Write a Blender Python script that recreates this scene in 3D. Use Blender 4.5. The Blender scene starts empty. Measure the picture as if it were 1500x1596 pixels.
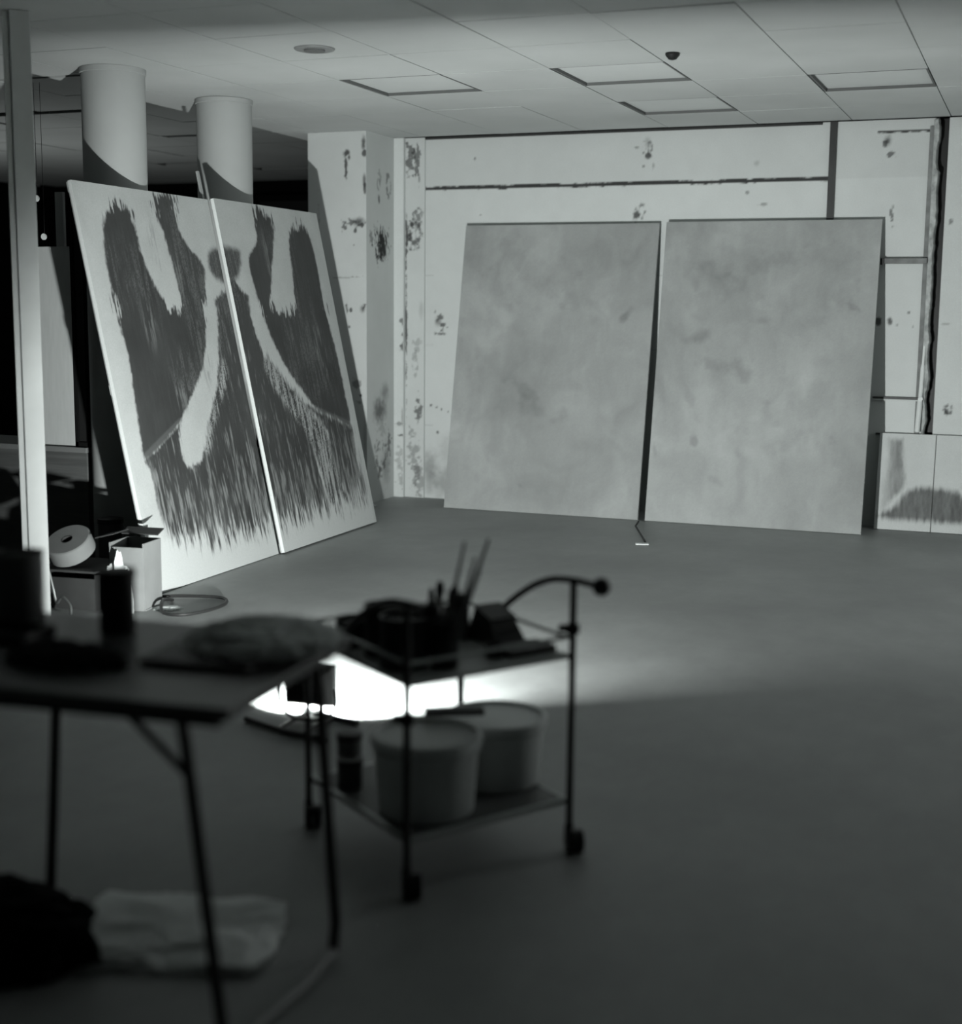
import bpy, bmesh, math, random
import numpy as np
from mathutils import Vector, Matrix, noise as mn

S = bpy.context.scene
COL = S.collection
# ------------------------------------------------------------------ camera
CAM_H = 1.42
PITCH, YAW, ROLL = 0.1443, 0.3765, 0.0095
F_PX, CX = 2181.8, 755.3
fw = Vector((-math.sin(YAW) * math.cos(PITCH), math.cos(YAW) * math.cos(PITCH), -math.sin(PITCH)))
r0 = Vector((math.cos(YAW), math.sin(YAW), 0)); u0 = r0.cross(fw)
rt = r0 * math.cos(ROLL) + u0 * math.sin(ROLL); up = u0 * math.cos(ROLL) - r0 * math.sin(ROLL)
cd = bpy.data.cameras.new('camera'); cam = bpy.data.objects.new('camera', cd); COL.objects.link(cam)
M = Matrix((rt, up, -fw)).transposed().to_4x4(); M.translation = Vector((0, 0, CAM_H))
cam.matrix_world = M
cd.sensor_fit = 'HORIZONTAL'; cd.sensor_width = 36.0; cd.lens = 36.0 * F_PX / 1500.0
cd.shift_x = -(CX - 750.0) / 1500.0
cd.clip_start = 0.05; cd.clip_end = 60
cd.dof.use_dof = True; cd.dof.focus_distance = 7.8; cd.dof.aperture_fstop = 1.4
S.camera = cam
# ------------------------------------------------------------------ world, exposure
w = bpy.data.worlds.new('world'); S.world = w; w.use_nodes = True
w.node_tree.nodes['Background'].inputs[0].default_value = (0.93, 1.0, 0.98, 1)
w.node_tree.nodes['Background'].inputs[1].default_value = 0.015
LAMP_W = 205.0
LAMP_DIR = Vector((-0.14, 0.98, 0.06)).normalized()
LAMP_POS = (-2.27, 4.12, 0.0)
def fill_light(name, loc, aim, size, power):      # added fill lights out of frame, not lamps of the studio
    li = bpy.data.lights.new(name, 'AREA'); li.shape = 'SQUARE'; li.size = size; li.energy = power; li.color = (0.965, 1.0, 0.985)
    o = bpy.data.objects.new(name, li); COL.objects.link(o); o.location = loc
    o.rotation_euler = Vector(aim).to_track_quat('-Z', 'Y').to_euler()
fill_light('left_bay_fill', (-7.6, 8.6, 0.5), (0.05, 0.1, 1), 1.4, 16.0)  # added fill, lifts the dim ceiling of the left bay
fill_light('right_fill', (2.3, 7.6, 1.3), (-0.74, -0.66, -0.12), 0.8, 30.0)  # added fill for the right floor and the bucket sides
S.view_settings.view_transform = 'Standard'; S.view_settings.look = 'None'
S.view_settings.exposure = 0.0; S.view_settings.gamma = 1.0; S.view_settings.use_curve_mapping = False

# ------------------------------------------------------------------ materials
def T(v):            # neutral grey with the print's faint cool tone
    return (v * 0.955, v * 1.0, v * 0.985, 1.0)

MATS = {}
def mat(name, v, rough=0.6, metal=0.0, var=0.0, scale=8.0, bump=0.0, bscale=60.0, stretch=None, spec=0.4):
    if name in MATS: return MATS[name]
    m = bpy.data.materials.new(name); m.use_nodes = True
    nt = m.node_tree; b = nt.nodes['Principled BSDF']
    b.inputs['Base Color'].default_value = T(v); b.inputs['Roughness'].default_value = rough
    b.inputs['Metallic'].default_value = metal; b.inputs['Specular IOR Level'].default_value = spec
    tc = nt.nodes.new('ShaderNodeTexCoord'); vec = tc.outputs['Object']
    if stretch:
        mp = nt.nodes.new('ShaderNodeMapping'); mp.inputs['Scale'].default_value = stretch
        nt.links.new(vec, mp.inputs[0]); vec = mp.outputs[0]
    n = nt.nodes.new('ShaderNodeTexNoise'); n.inputs['Scale'].default_value = scale; n.inputs['Detail'].default_value = 6
    nt.links.new(vec, n.inputs['Vector'])
    r = nt.nodes.new('ShaderNodeValToRGB'); r.color_ramp.elements[0].position = 0.3; r.color_ramp.elements[1].position = 0.7
    vv = max(var, 0.02)
    r.color_ramp.elements[0].color = T(v * (1 - vv)); r.color_ramp.elements[1].color = T(min(0.95, v * (1 + vv)))
    nt.links.new(n.outputs['Fac'], r.inputs[0]); nt.links.new(r.outputs[0], b.inputs['Base Color'])
    if bump:
        n2 = nt.nodes.new('ShaderNodeTexNoise'); n2.inputs['Scale'].default_value = bscale; n2.inputs['Detail'].default_value = 4
        nt.links.new(vec, n2.inputs['Vector'])
        bp = nt.nodes.new('ShaderNodeBump'); bp.inputs['Strength'].default_value = bump; bp.inputs['Distance'].default_value = 0.01
        nt.links.new(n2.outputs['Fac'], bp.inputs['Height']); nt.links.new(bp.outputs[0], b.inputs['Normal'])
    MATS[name] = m; return m

def attr_mat(name, rough=0.7, grain=0.06, bump=0.15, bscale=150.0):
    m = bpy.data.materials.new(name); m.use_nodes = True
    nt = m.node_tree; b = nt.nodes['Principled BSDF']; b.inputs['Roughness'].default_value = rough
    b.inputs['Specular IOR Level'].default_value = 0.25
    a = nt.nodes.new('ShaderNodeAttribute'); a.attribute_name = 'paint'
    tc = nt.nodes.new('ShaderNodeTexCoord')
    n = nt.nodes.new('ShaderNodeTexNoise'); n.inputs['Scale'].default_value = bscale; n.inputs['Detail'].default_value = 5
    nt.links.new(tc.outputs['Object'], n.inputs['Vector'])
    mr = nt.nodes.new('ShaderNodeMapRange'); mr.inputs[1].default_value = 0.3; mr.inputs[2].default_value = 0.7
    mr.inputs[3].default_value = 1 - grain; mr.inputs[4].default_value = 1 + grain
    nt.links.new(n.outputs['Fac'], mr.inputs[0])
    mx = nt.nodes.new('ShaderNodeVectorMath'); mx.operation = 'SCALE'
    nt.links.new(a.outputs['Color'], mx.inputs[0]); nt.links.new(mr.outputs[0], mx.inputs['Scale'])
    nt.links.new(mx.outputs[0], b.inputs['Base Color'])
    bp = nt.nodes.new('ShaderNodeBump'); bp.inputs['Strength'].default_value = bump; bp.inputs['Distance'].default_value = 0.003
    nt.links.new(n.outputs['Fac'], bp.inputs['Height']); nt.links.new(bp.outputs[0], b.inputs['Normal'])
    return m

# ------------------------------------------------------------------ mesh helpers
class MB:
    def __init__(s): s.bm = bmesh.new()
    def box(s, c, d, rot=None, bev=0.0):
        b2 = bmesh.new(); bmesh.ops.create_cube(b2, size=1.0)
        bmesh.ops.scale(b2, vec=Vector(d), verts=b2.verts)
        if bev: bmesh.ops.bevel(b2, geom=list(b2.edges), offset=bev, segments=2, affect='EDGES', profile=0.5)
        mt = Matrix.Translation(Vector(c))
        if rot is not None: mt = mt @ (rot.to_4x4() if not isinstance(rot, (int, float)) else Matrix.Rotation(rot, 4, 'Z'))
        bmesh.ops.transform(b2, matrix=mt, verts=b2.verts); s.add(b2); return s
    def add(s, b2):
        me = bpy.data.meshes.new('t'); b2.to_mesh(me); b2.free(); s.bm.from_mesh(me); bpy.data.meshes.remove(me)
    def tube(s, pts, r, n=12, closed=False):
        pts = [Vector(p) for p in pts]; rs = r if isinstance(r, (list, tuple)) else [r] * len(pts)
        rings = []; N = len(pts); ref = None
        for i, p in enumerate(pts):
            if closed: t = (pts[(i + 1) % N] - pts[i - 1]).normalized()
            else: t = (pts[min(i + 1, N - 1)] - pts[max(i - 1, 0)]).normalized()
            if ref is None: ref = t.orthogonal().normalized()
            ref = (ref - t * ref.dot(t)).normalized(); bn = t.cross(ref)
            rings.append([s.bm.verts.new(p + (ref * math.cos(a) + bn * math.sin(a)) * rs[i]) for a in [2 * math.pi * k / n for k in range(n)]])
        for i in range(N if closed else N - 1):
            A, B = rings[i], rings[(i + 1) % N]
            for k in range(n): s.bm.faces.new((A[k], A[(k + 1) % n], B[(k + 1) % n], B[k]))
        if not closed:
            s.bm.faces.new(rings[0][::-1]); s.bm.faces.new(rings[-1])
        return s
    def lathe(s, prof, c=(0, 0, 0), n=40, axis=None):
        rings = []; c = Vector(c)
        q = Vector((0, 0, 1)).rotation_difference(Vector(axis)) if axis is not None else None
        for r, z in prof:
            ring = []
            for k in range(n):
                a = 2 * math.pi * k / n; v = Vector((r * math.cos(a), r * math.sin(a), z))
                if q: v = q @ v
                ring.append(s.bm.verts.new(c + v))
            rings.append(ring)
        for i in range(len(rings) - 1):
            A, B = rings[i], rings[i + 1]
            for k in range(n): s.bm.faces.new((A[k], A[(k + 1) % n], B[(k + 1) % n], B[k]))
        s.bm.faces.new(rings[0][::-1]); s.bm.faces.new(rings[-1]); return s
    def build(s, name, m, parent=None, smooth=False):
        bmesh.ops.remove_doubles(s.bm, verts=s.bm.verts, dist=1e-6)
        bmesh.ops.recalc_face_normals(s.bm, faces=s.bm.faces)
        me = bpy.data.meshes.new(name); s.bm.to_mesh(me); s.bm.free()
        me.materials.append(m)
        if smooth:
            me.polygons.foreach_set('use_smooth', [True] * len(me.polygons))
            try: me.set_sharp_from_angle(angle=math.radians(38))
            except Exception: pass
        o = bpy.data.objects.new(name, me); COL.objects.link(o)
        if parent: o.parent = parent; o.matrix_parent_inverse = Matrix()
        return o

def shift(o, loc):      # put the origin of a one-mesh thing at its base
    o.data.transform(Matrix.Translation(-Vector(loc))); o.location = loc; return o
def tag(o, label, cat, group=None, kind=None):
    o['label'] = label; o['category'] = cat
    if group: o['group'] = group
    if kind: o['kind'] = kind
    return o
def struct(o): o['kind'] = 'structure'; return o
def thing(name, loc, label, cat, rz=0.0, group=None):
    o = bpy.data.objects.new(name, None); COL.objects.link(o); o.location = loc; o.rotation_euler = (0, 0, rz)
    o.empty_display_size = 0.1
    return tag(o, label, cat, group)

def ring_curve(pts, n=8, closed=False):      # Catmull-Rom through points
    pts = [Vector(p) for p in pts]; out = []; N = len(pts)
    for i in range(N if closed else N - 1):
        g = (lambda k: pts[k % N]) if closed else (lambda k: pts[max(0, min(N - 1, k))])
        p0, p1, p2, p3 = g(i - 1), g(i), g(i + 1), g(i + 2)
        for k in range(n):
            t = k / n
            out.append(0.5 * ((2 * p1) + (p2 - p0) * t + (2 * p0 - 5 * p1 + 4 * p2 - p3) * t * t + (3 * p1 - p0 - 3 * p2 + p3) * t ** 3))
    if not closed: out.append(pts[-1])
    return out

# value noise in numpy
def vnoise(x, y, seed=0):
    xi = np.floor(x).astype(np.int64); yi = np.floor(y).astype(np.int64); xf = x - xi; yf = y - yi
    xf = xf * xf * (3 - 2 * xf); yf = yf * yf * (3 - 2 * yf)
    def h(a, b):
        n = (a * 374761393 + b * 668265263 + seed * 974634777) & 0xffffffff
        n = ((n ^ (n >> 13)) * 1274126177) & 0xffffffff
        return ((n ^ (n >> 16)) & 0xffff) / 65535.0
    return (h(xi, yi) * (1 - xf) + h(xi + 1, yi) * xf) * (1 - yf) + (h(xi, yi + 1) * (1 - xf) + h(xi + 1, yi + 1) * xf) * yf
def fbm(x, y, seed=0, o=4):
    s = 0; a = 0.5; t = 0
    for k in range(o):
        s = s + a * vnoise(x * 2 ** k, y * 2 ** k, seed + k * 17); t += a; a *= 0.5
    return s / t
def sdpoly(u, v, P):      # signed distance, positive inside
    P = np.array(P, float); d = np.full(u.shape, 1e9); ins = np.zeros(u.shape, bool); n = len(P)
    for i in range(n):
        a = P[i - 1]; b = P[i]; ex, ey = b - a
        wx, wy = u - a[0], v - a[1]; t = np.clip((wx * ex + wy * ey) / (ex * ex + ey * ey + 1e-12), 0, 1)
        d = np.minimum(d, np.hypot(wx - t * ex, wy - t * ey))
        c = ((a[1] > v) != (b[1] > v))
        with np.errstate(divide='ignore', invalid='ignore'):
            xx = ex * (v - a[1]) / (ey if ey != 0 else 1e-12) + a[0]
        ins ^= c & (u < xx)
    return np.where(ins, d, -d)
def sm(x, a, b): t = np.clip((x - a) / (b - a), 0, 1); return t * t * (3 - 2 * t)
def poly_smooth(P, n=5): return [(q.x, q.y) for q in ring_curve([(a, b, 0) for a, b in P], n, True)]

def grid_panel(name, org, U, V, W, H, res, fn, m, parent=None, thick=0.0):
    """painted sheet: grid W x H metres, colour attribute from fn(u, v)"""
    nu, nv = max(2, int(W / res)), max(2, int(H / res))
    uu, vv = np.meshgrid(np.linspace(0, W, nu + 1), np.linspace(0, H, nv + 1))
    org, U, V = np.array(org), np.array(U), np.array(V); N = np.cross(U, V)
    co = org + uu.ravel()[:, None] * U + vv.ravel()[:, None] * V
    c = fn(uu, vv).ravel(); nf = nu * nv; n0 = len(co)
    i = np.arange(nf); a = (i // nu) * (nu + 1) + i % nu
    quads = np.stack([a, a + 1, a + nu + 2, a + nu + 1], 1)
    faces = quads.tolist()
    if thick > 0:
        back = co[[0, nu, (nu + 1) * (nv + 1) - 1, (nu + 1) * nv]] - N * thick
        edge = c[[0, nu, -1, (nu + 1) * nv]]
        co = np.vstack([co, back]); c = np.concatenate([c, np.full(4, EDGE)])
        b0, b1, b2, b3 = n0, n0 + 1, n0 + 2, n0 + 3
        bot = list(range(0, nu + 1)); rgt = [k * (nu + 1) + nu for k in range(nv + 1)]
        top = [(nu + 1) * nv + k for k in range(nu, -1, -1)]; lft = [k * (nu + 1) for k in range(nv, -1, -1)]
        # side walls with their own vertices so that the edge keeps the bare canvas colour
        ex = []
        for ring, p, q in ((bot, b0, b1), (rgt, b1, b2), (top, b2, b3), (lft, b3, b0)):
            s0 = len(co); co = np.vstack([co, co[[ring[0], ring[-1]]]]); c = np.concatenate([c, np.full(2, EDGE)])
            faces.append([s0 + 1, s0, p, q])
        faces.append([b3, b2, b1, b0])
    me = bpy.data.meshes.new(name); me.from_pydata(co.tolist(), [], faces); me.update()
    at = me.color_attributes.new('paint', 'FLOAT_COLOR', 'POINT')
    cc = np.stack([c * 0.955, c, c * 0.985, np.ones_like(c)], 1).astype(np.float32); at.data.foreach_set('color', cc.ravel())
    me.materials.append(m); o = bpy.data.objects.new(name, me); COL.objects.link(o)
    if parent: o.parent = parent
    return o
EDGE = 0.6

# ------------------------------------------------------------------ the room
H = 2.65; YB = 9.607
m_tile = mat('ceiling_tile', 0.44, 0.9, var=0.08, scale=1.3, bump=0.1, bscale=200)
m_plenum = mat('plenum_dark', 0.02, 0.9)
m_dark = mat('night_dark', 0.012, 0.5)
m_plaster = attr_mat('stained_plaster', 0.75, 0.04)
m_white = mat('white_paint', 0.58, 0.6, var=0.05, scale=3)
m_grey = mat('grey_paint', 0.3, 0.6, var=0.08)
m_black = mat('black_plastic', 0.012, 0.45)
m_blackmetal = mat('black_metal', 0.015, 0.35, spec=0.5)
m_steel = mat('dull_steel', 0.25, 0.35, metal=0.8)
m_card = mat('cardboard', 0.16, 0.85, var=0.1)
m_paper = mat('white_paper', 0.7, 0.8, var=0.04)

# floor: worn poured concrete
def floor_mat():
    m = bpy.data.materials.new('worn_concrete'); m.use_nodes = True; nt = m.node_tree; b = nt.nodes['Principled BSDF']
    tc = nt.nodes.new('ShaderNodeTexCoord')
    def nz(scale, det, rough=0.55, st=(1, 1, 1)):
        mp = nt.nodes.new('ShaderNodeMapping'); mp.inputs['Scale'].default_value = st
        n = nt.nodes.new('ShaderNodeTexNoise'); n.inputs['Scale'].default_value = scale; n.inputs['Detail'].default_value = det
        n.inputs['Roughness'].default_value = rough
        nt.links.new(tc.outputs['Object'], mp.inputs[0]); nt.links.new(mp.outputs[0], n.inputs['Vector']); return n
    a = nz(1.1, 6); c = nz(7, 8, 0.7, (1, 0.6, 1)); e = nz(60, 3)
    r = nt.nodes.new('ShaderNodeValToRGB'); r.color_ramp.elements[0].position = 0.3; r.color_ramp.elements[1].position = 0.72
    r.color_ramp.elements[0].color = T(0.27); r.color_ramp.elements[1].color = T(0.36)
    nt.links.new(a.outputs['Fac'], r.inputs[0])
    mr = nt.nodes.new('ShaderNodeMapRange'); mr.inputs[1].default_value = 0.3; mr.inputs[2].default_value = 0.7; mr.inputs[3].default_value = 0.88; mr.inputs[4].default_value = 1.1
    nt.links.new(c.outputs['Fac'], mr.inputs[0])
    mx = nt.nodes.new('ShaderNodeVectorMath'); mx.operation = 'SCALE'
    nt.links.new(r.outputs[0], mx.inputs[0]); nt.links.new(mr.outputs[0], mx.inputs['Scale']); nt.links.new(mx.outputs[0], b.inputs['Base Color'])
    m2 = nt.nodes.new('ShaderNodeMapRange'); m2.inputs[3].default_value = 0.42; m2.inputs[4].default_value = 0.62
    nt.links.new(c.outputs['Fac'], m2.inputs[0]); nt.links.new(m2.outputs[0], b.inputs['Roughness'])
    bp = nt.nodes.new('ShaderNodeBump'); bp.inputs['Strength'].default_value = 0.08; bp.inputs['Distance'].default_value = 0.004
    nt.links.new(e.outputs['Fac'], bp.inputs['Height']); nt.links.new(bp.outputs[0], b.inputs['Normal'])
    return m
struct(MB().box((-3.75, 4.15, -0.05), (12.5, 16.3, 0.1)).build('floor', floor_mat()))

# ceiling: 0.61 m lay-in tiles with narrow joints, a few pushed aside
random.seed(4)
cb = MB(); PX, PY, X0, Y0 = 0.61, 0.62, -1.24, 6.45
RECESS = [(-4, 1), (-2, 1), (0, 2), (-2, 3)]          # (column, row) of recessed fittings
for i in range(-15, 7):
    for j in range(-17, 10):
        xa, xb = X0 + i * PX, X0 + (i + 1) * PX; ya, yb = Y0 + j * PY, Y0 + (j + 1) * PY
        if xa < -10.1: continue
        if (i + 0, j) in RECESS: continue
        if ya + 0.1 > YB and xb > -4.9: continue
        g = 0.003; z = H + random.uniform(-0.0015, 0.0015); y0_, y1_, x1_ = ya + g, yb - g, xb - g
        if (i, j) in ((-9, 1), (-8, 1)): y1_ -= 0.1 if i == -8 else 0.13
        if (i, j) == (-7, 0): y0_ += 0.05
        if (i, j) in ((-8, 0), (-9, 0)): y0_ += 0.045
        if (i, j) in ((-8, 4),): y0_ += 0.1
        if (i, j) in ((-10, 6), (-9, 7)): y1_ -= 0.16
        if (i, j) == (-10, 2): x1_ -= 0.06
        rot = Matrix.Rotation(random.uniform(-0.0022, 0.0022), 3, 'X') @ Matrix.Rotation(random.uniform(-0.0022, 0.0022), 3, 'Y')
        cb.box(((xa + g + x1_) / 2, (y0_ + y1_) / 2, z + 0.009), (x1_ - xa - g, y1_ - y0_, 0.018), rot)
struct(cb.build('ceiling', m_tile))
struct(MB().box((-3.75, 4.15, H + 0.30), (12.5, 16.9, 0.04)).build('trim_1', m_plenum))
for k, (i, j) in enumerate(RECESS):
    xa, ya = X0 + i * PX, Y0 + j * PY
    lab = ['square recessed ceiling panel nearest the columns', 'square recessed ceiling panel above the gap between the canvases, farther from the back wall',
           'square recessed ceiling panel at the upper right, right of the steel channel', 'square recessed ceiling panel above the gap between the canvases, nearest the back wall'][k]
    t = thing('ceiling_panel', (xa + PX / 2, ya + PY / 2, H), lab, 'ceiling panel', group='recessed ceiling panels')
    f = MB()
    for sx in (-1, 1): f.box((sx * (PX / 2 - 0.009), 0, 0.014), (0.010, PY - 0.012, 0.026)); f.box((0, sx * (PY / 2 - 0.009), 0.014), (PX - 0.012, 0.010, 0.026))
    f.build('frame', mat('panel_rim', 0.10, 0.6), t)
    MB().box((0, 0, 0.022), (PX - 0.026, PY - 0.026, 0.010)).build('diffuser', mat('diffuser', 0.52, 0.5), t)

# small ceiling fittings
t = thing('ceiling_vent', (-3.35, 6.19, H), 'round grey ceiling vent at the top, left of centre', 'vent')
MB().lathe([(0.045, -0.004), (0.075, -0.010), (0.095, -0.006), (0.1, 0.0)], n=40).build('rim', mat('vent_rim', 0.2, 0.5), t, True)
MB().lathe([(0.02, -0.016), (0.05, -0.014), (0.052, -0.004), (0.02, -0.002)], n=32).build('cone', mat('vent_cone', 0.12, 0.5), t, True)
t = thing('smoke_detector', (-1.75, 6.84, H), 'small dark round detector on the ceiling above the right canvases', 'detector')
MB().lathe([(0.035, 0.0), (0.035, -0.012), (0.02, -0.03), (0.008, -0.034)], n=24).build('body', m_black, t, True)

# --- stained plaster
def stains(u, v, base, L, seed=0, mott=0.06):
    c = base * (1 + mott * (fbm(u * 2.2, v * 2.2, seed) - 0.5) * 2 + 0.05 * (fbm(u * 14, v * 14, seed + 5) - 0.5))
    for s in L:
        x, y, rx, ry, k, kind = s
        dx, dy = (u - x) / rx, (v - y) / ry; d = np.hypot(dx, dy)
        nn = fbm(u * 38 + x * 7, v * 38 + y * 5, seed + 3, 4)
        if kind == 's': a = k * sm(1 - d + (nn - 0.5) * 0.5, 0.0, 0.9)                       # soft smudge
        elif kind == 'b': a = 0.85 * k * sm((1 - d) + (nn - 0.5) * 2.6, 0.1, 0.65)                  # broken blotch
        elif kind == 'r': a = 0.85 * k * sm(0.35 - np.abs(d - 0.72) + (nn - 0.5) * 1.3, 0.05, 0.45)  # ring
        elif kind == 'd': a = 0.9 * k * sm(1.05 - d + (nn - 0.5) * 1.1, 0.05, 0.6)            # dot
        else:                                                                               # scratches
            st = fbm(u * 90 + v * 20, v * 22, seed + 9, 3)
            a = k * sm((1 - d) * 1.2 + (st - 0.5) * 2.6, 0.3, 0.5)
        c = c * (1 - a) + 0.02 * a
    return c
WB = [(-2.616, 2.56, .035, .06, .35, 's'), (-2.64, 2.53, .018, .05, .7, 'r'), (-2.60, 2.53, .02, .055, .7, 'r'), (-2.612, 2.475, .035, .025, .95, 'd'), (-2.69, 2.53, .02, .015, .6, 'd'),
      (-2.685, 2.07, .03, .06, .95, 'd'), (-2.645, 2.10, .03, .05, .75, 'r'), (-2.64, 2.40, .012, .012, .6, 'd'), (-2.57, 2.40, .008, .03, .5, 'd'),
      (-1.017, 2.52, .035, .05, .8, 's'), (-1.03, 2.50, .02, .03, .8, 'd'), (-0.989, 2.43, .03, .022, .85, 'b'), (-0.966, 2.03, .012, .07, .8, 'b'),
      (-4.172, 1.36, .045, .035, .85, 'b'), (-4.14, 1.29, .025, .05, .9, 'b'), (-4.18, 1.32, .04, .05, .55, 's'),
      (-4.17, 1.232, .045, .012, .85, 'b'), (-4.237, 0.70, .01, .01, .9, 'd'), (-4.19, .685, .009, .009, .8, 'd'), (-4.15, .672, .012, .009, .9, 'd'), (-4.1, .655, .008, .008, .9, 'd'), (-4.064, .627, .014, .014, .9, 'd'),
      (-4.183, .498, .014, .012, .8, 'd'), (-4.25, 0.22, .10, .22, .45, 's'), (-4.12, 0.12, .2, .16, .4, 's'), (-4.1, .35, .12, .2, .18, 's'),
      (-1.917, 2.21, .018, .016, .6, 'd'), (-1.806, 2.13, .04, .016, .5, 'd'), (-1.86, 2.40, .03, .03, .25, 's'), (-3.9, 2.49, .01, .012, .8, 'd'), (-3.85, 2.09, .01, .01, .5, 'd'),
      (-1.02, 1.36, .03, .04, .95, 'd'), (-0.95, 1.36, .02, .035, .9, 'd'), (-0.83, 1.42, .012, .01, .8, 'd'), (-0.80, 1.33, .01, .01, .6, 'd'), (-.9, 1.34, .01, .01, .5, 'd')]
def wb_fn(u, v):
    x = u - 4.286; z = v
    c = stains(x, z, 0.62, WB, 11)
    c = np.where(z > 2.285, c * 0.93, c)
    y0 = 2.287 + 0.006 * (fbm(x * 6, z * 0, 21) - 0.5) * 2
    wd = 0.011 + 0.009 * fbm(x * 30, z * 0, 22)
    a = sm(wd - np.abs(z - y0), 0, 0.005) * (x < -1.37)
    c = c * (1 - a * 0.93)
    y1 = 2.575; a = sm(0.009 + 0.008 * (fbm(x * 25, z * 0, 31) - .5) - np.abs(z - y1), 0, .004) * (x > -1.33) * (fbm(x * 5, z * 0, 41) > 0.36)
    c = c * (1 - a * 0.9)
    for zz in (1.15, 1.66, 0.55): c = c * (1 - 0.16 * sm(0.006 - np.abs(z - zz - 0.004 * np.sin(x * 3)), 0, 0.004) * (fbm(x * 3, z * 0, 51) > 0.45))
    return c
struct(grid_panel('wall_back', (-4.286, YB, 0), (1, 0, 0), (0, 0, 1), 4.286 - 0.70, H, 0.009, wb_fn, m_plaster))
def wr_fn(u, v): return stains(u - 0.64, v, 0.6, [(-0.55, .80, .03, .035, .9, 'r'), (-0.56, .78, .015, .02, .9, 'd'), (-.60, 2.0, .015, .02, .7, 'd'), (-.6, 1.35, .03, .008, .4, 'd')], 12)
struct(grid_panel('wall_right', (-0.64, YB - 0.005, 0), (1, 0, 0), (0, 0, 1), 3.14, H, 0.012, wr_fn, m_plaster))
# pilaster strips at the corner
m_pl2 = m_plaster
def strip1(u, v): return stains(u - 4.44, v, 0.6, [(-4.40, 2.52, .05, .14, .85, 'b'), (-4.35, 2.50, .04, .12, .7, 'v'), (-4.36, 1.98, .055, .13, .9, 'r'), (-4.34, 2.08, .05, .08, .7, 'b'), (-4.40, 1.98, .03, .1, .8, 'b'),
    (-4.33, 2.36, .012, .06, .5, 'd'), (-4.33, .66, .035, .09, .85, 'b'), (-4.34, 1.15, .04, .05, .35, 'b'), (-4.36, 1.0, .03, .09, .4, 'r'), (-4.37, .3, .05, .2, .5, 'b'), (-4.31, 1.4, .03, .1, .2, 's'), (-4.43, 1.4, .006, .9, .55, 'b'), (-4.435, 1.85, .012, .3, .9, 'b'), (-4.435, 1.25, .012, .3, .85, 'b'), (-4.32, .1, .06, .15, .5, 'b')], 13)
o = grid_panel('trim_2', (-4.44, YB - 0.02, 0), (1, 0, 0), (0, 0, 1), 0.154, H, 0.006, strip1, m_pl2); struct(o)
def strip2(u, v): return stains(u - 4.55, v, 0.64, [(-4.455, 1.32, .03, .05, .8, 'b'), (-4.45, 1.13, .025, .035, .9, 'b'), (-4.45, 1.22, .02, .03, .8, 'b'), (-4.475, .55, .03, .04, .6, 'b'), (-4.47, .47, .04, .012, .95, 'b'), (-4.48, .3, .04, .1, .35, 'b'), (-4.46, .15, .05, .12, .4, 'b'), (-4.45, .6, .02, .1, .5, 's')], 14)
mb = struct(grid_panel('trim_3', (-4.545, YB - 0.05, 0), (1, 0, 0), (0, 0, 1), 0.10, H, 0.006, strip2, m_pl2))
struct(MB().box((-4.4925, YB - 0.02, H / 2), (0.104, 0.058, H - 0.002)).box((-4.363, YB + 0.0, H / 2), (0.152, 0.038, H - 0.002)).build('trim_4', m_white))
# pier at the left end of the back wall
PF = [(-4.671, 2.50, .04, .03, .98, 'd'), (-4.655, 2.47, .02, .03, .9, 'd'), (-4.68, 2.40, .018, .085, .97, 'd'), (-4.54, 2.56, .025, .08, .85, 's'), (-4.535, 2.50, .03, .03, .9, 'd'), (-4.535, 2.30, .022, .075, .85, 's'), (-4.53, 2.26, .015, .05, .8, 'd'),
      (-4.66, 2.02, .05, .02, .8, 'b'), (-4.58, 2.02, .07, .05, .85, 's'), (-4.56, 2.0, .05, .025, .9, 'b'), (-4.70, 1.99, .03, .03, .85, 'b'), (-4.61, 1.96, .015, .02, .9, 'd'), (-4.62, 1.86, .01, .01, .8, 'd'),
      (-4.72, 1.63, .12, .006, .5, 'b'), (-4.6, 1.635, .08, .008, .6, 'b'), (-4.68, 1.40, .012, .05, .9, 'b'), (-4.645, 1.40, .014, .02, .9, 'd'), (-4.55, 1.41, .03, .04, .8, 's'), (-4.54, 1.42, .02, .02, .8, 'b'), (-4.66, 1.28, .014, .012, .8, 'd'),
      (-4.60, .87, .04, .035, .6, 'b'), (-4.57, .79, .014, .014, .95, 'd'), (-4.58, .74, .03, .02, .5, 'b'), (-4.53, .5, .03, .2, .25, 's'), (-4.9, 1.9, .01, .3, .4, 'd')]
def pf_fn(u, v): return stains(u - 4.985, v, 0.60, PF, 15)
struct(grid_panel('wall_left', (-4.985, 9.1, 0), (1, 0, 0), (0, 0, 1), 4.985 - 4.52, H, 0.006, pf_fn, m_plaster))
PS = [(9.317, 2.35, .03, .05, .4, 'b'), (9.467, 2.3, .05, .10, .7, 'r'), (9.306, 2.196, .02, .04, .8, 'd'), (9.30, 2.30, .03, .06, .5, 'r'), (9.345, 1.87, .13, .13, 1.0, 'v'), (9.36, 1.85, .10, .09, .75, 'b'), (9.18, 1.92, .03, .06, .6, 'b'),
      (9.31, .67, .16, .14, .75, 's'), (9.40, .80, .1, .1, .5, 's'), (9.333, .34, .11, .13, .8, 'r'), (9.33, .2, .05, .05, .7, 'r'), (9.47, .40, .05, .10, .8, 'b'), (9.42, .25, .1, .2, .35, 's'), (9.35, .52, .1, .05, .3, 'b')]
def ps_fn(u, v): return stains(u + 9.1, v, 0.52, PS, 16)
struct(grid_panel('trim_5', (-4.52, 9.1, 0), (0, 1, 0), (0, 0, 1), 0.46, H, 0.006, ps_fn, m_plaster))
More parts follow.
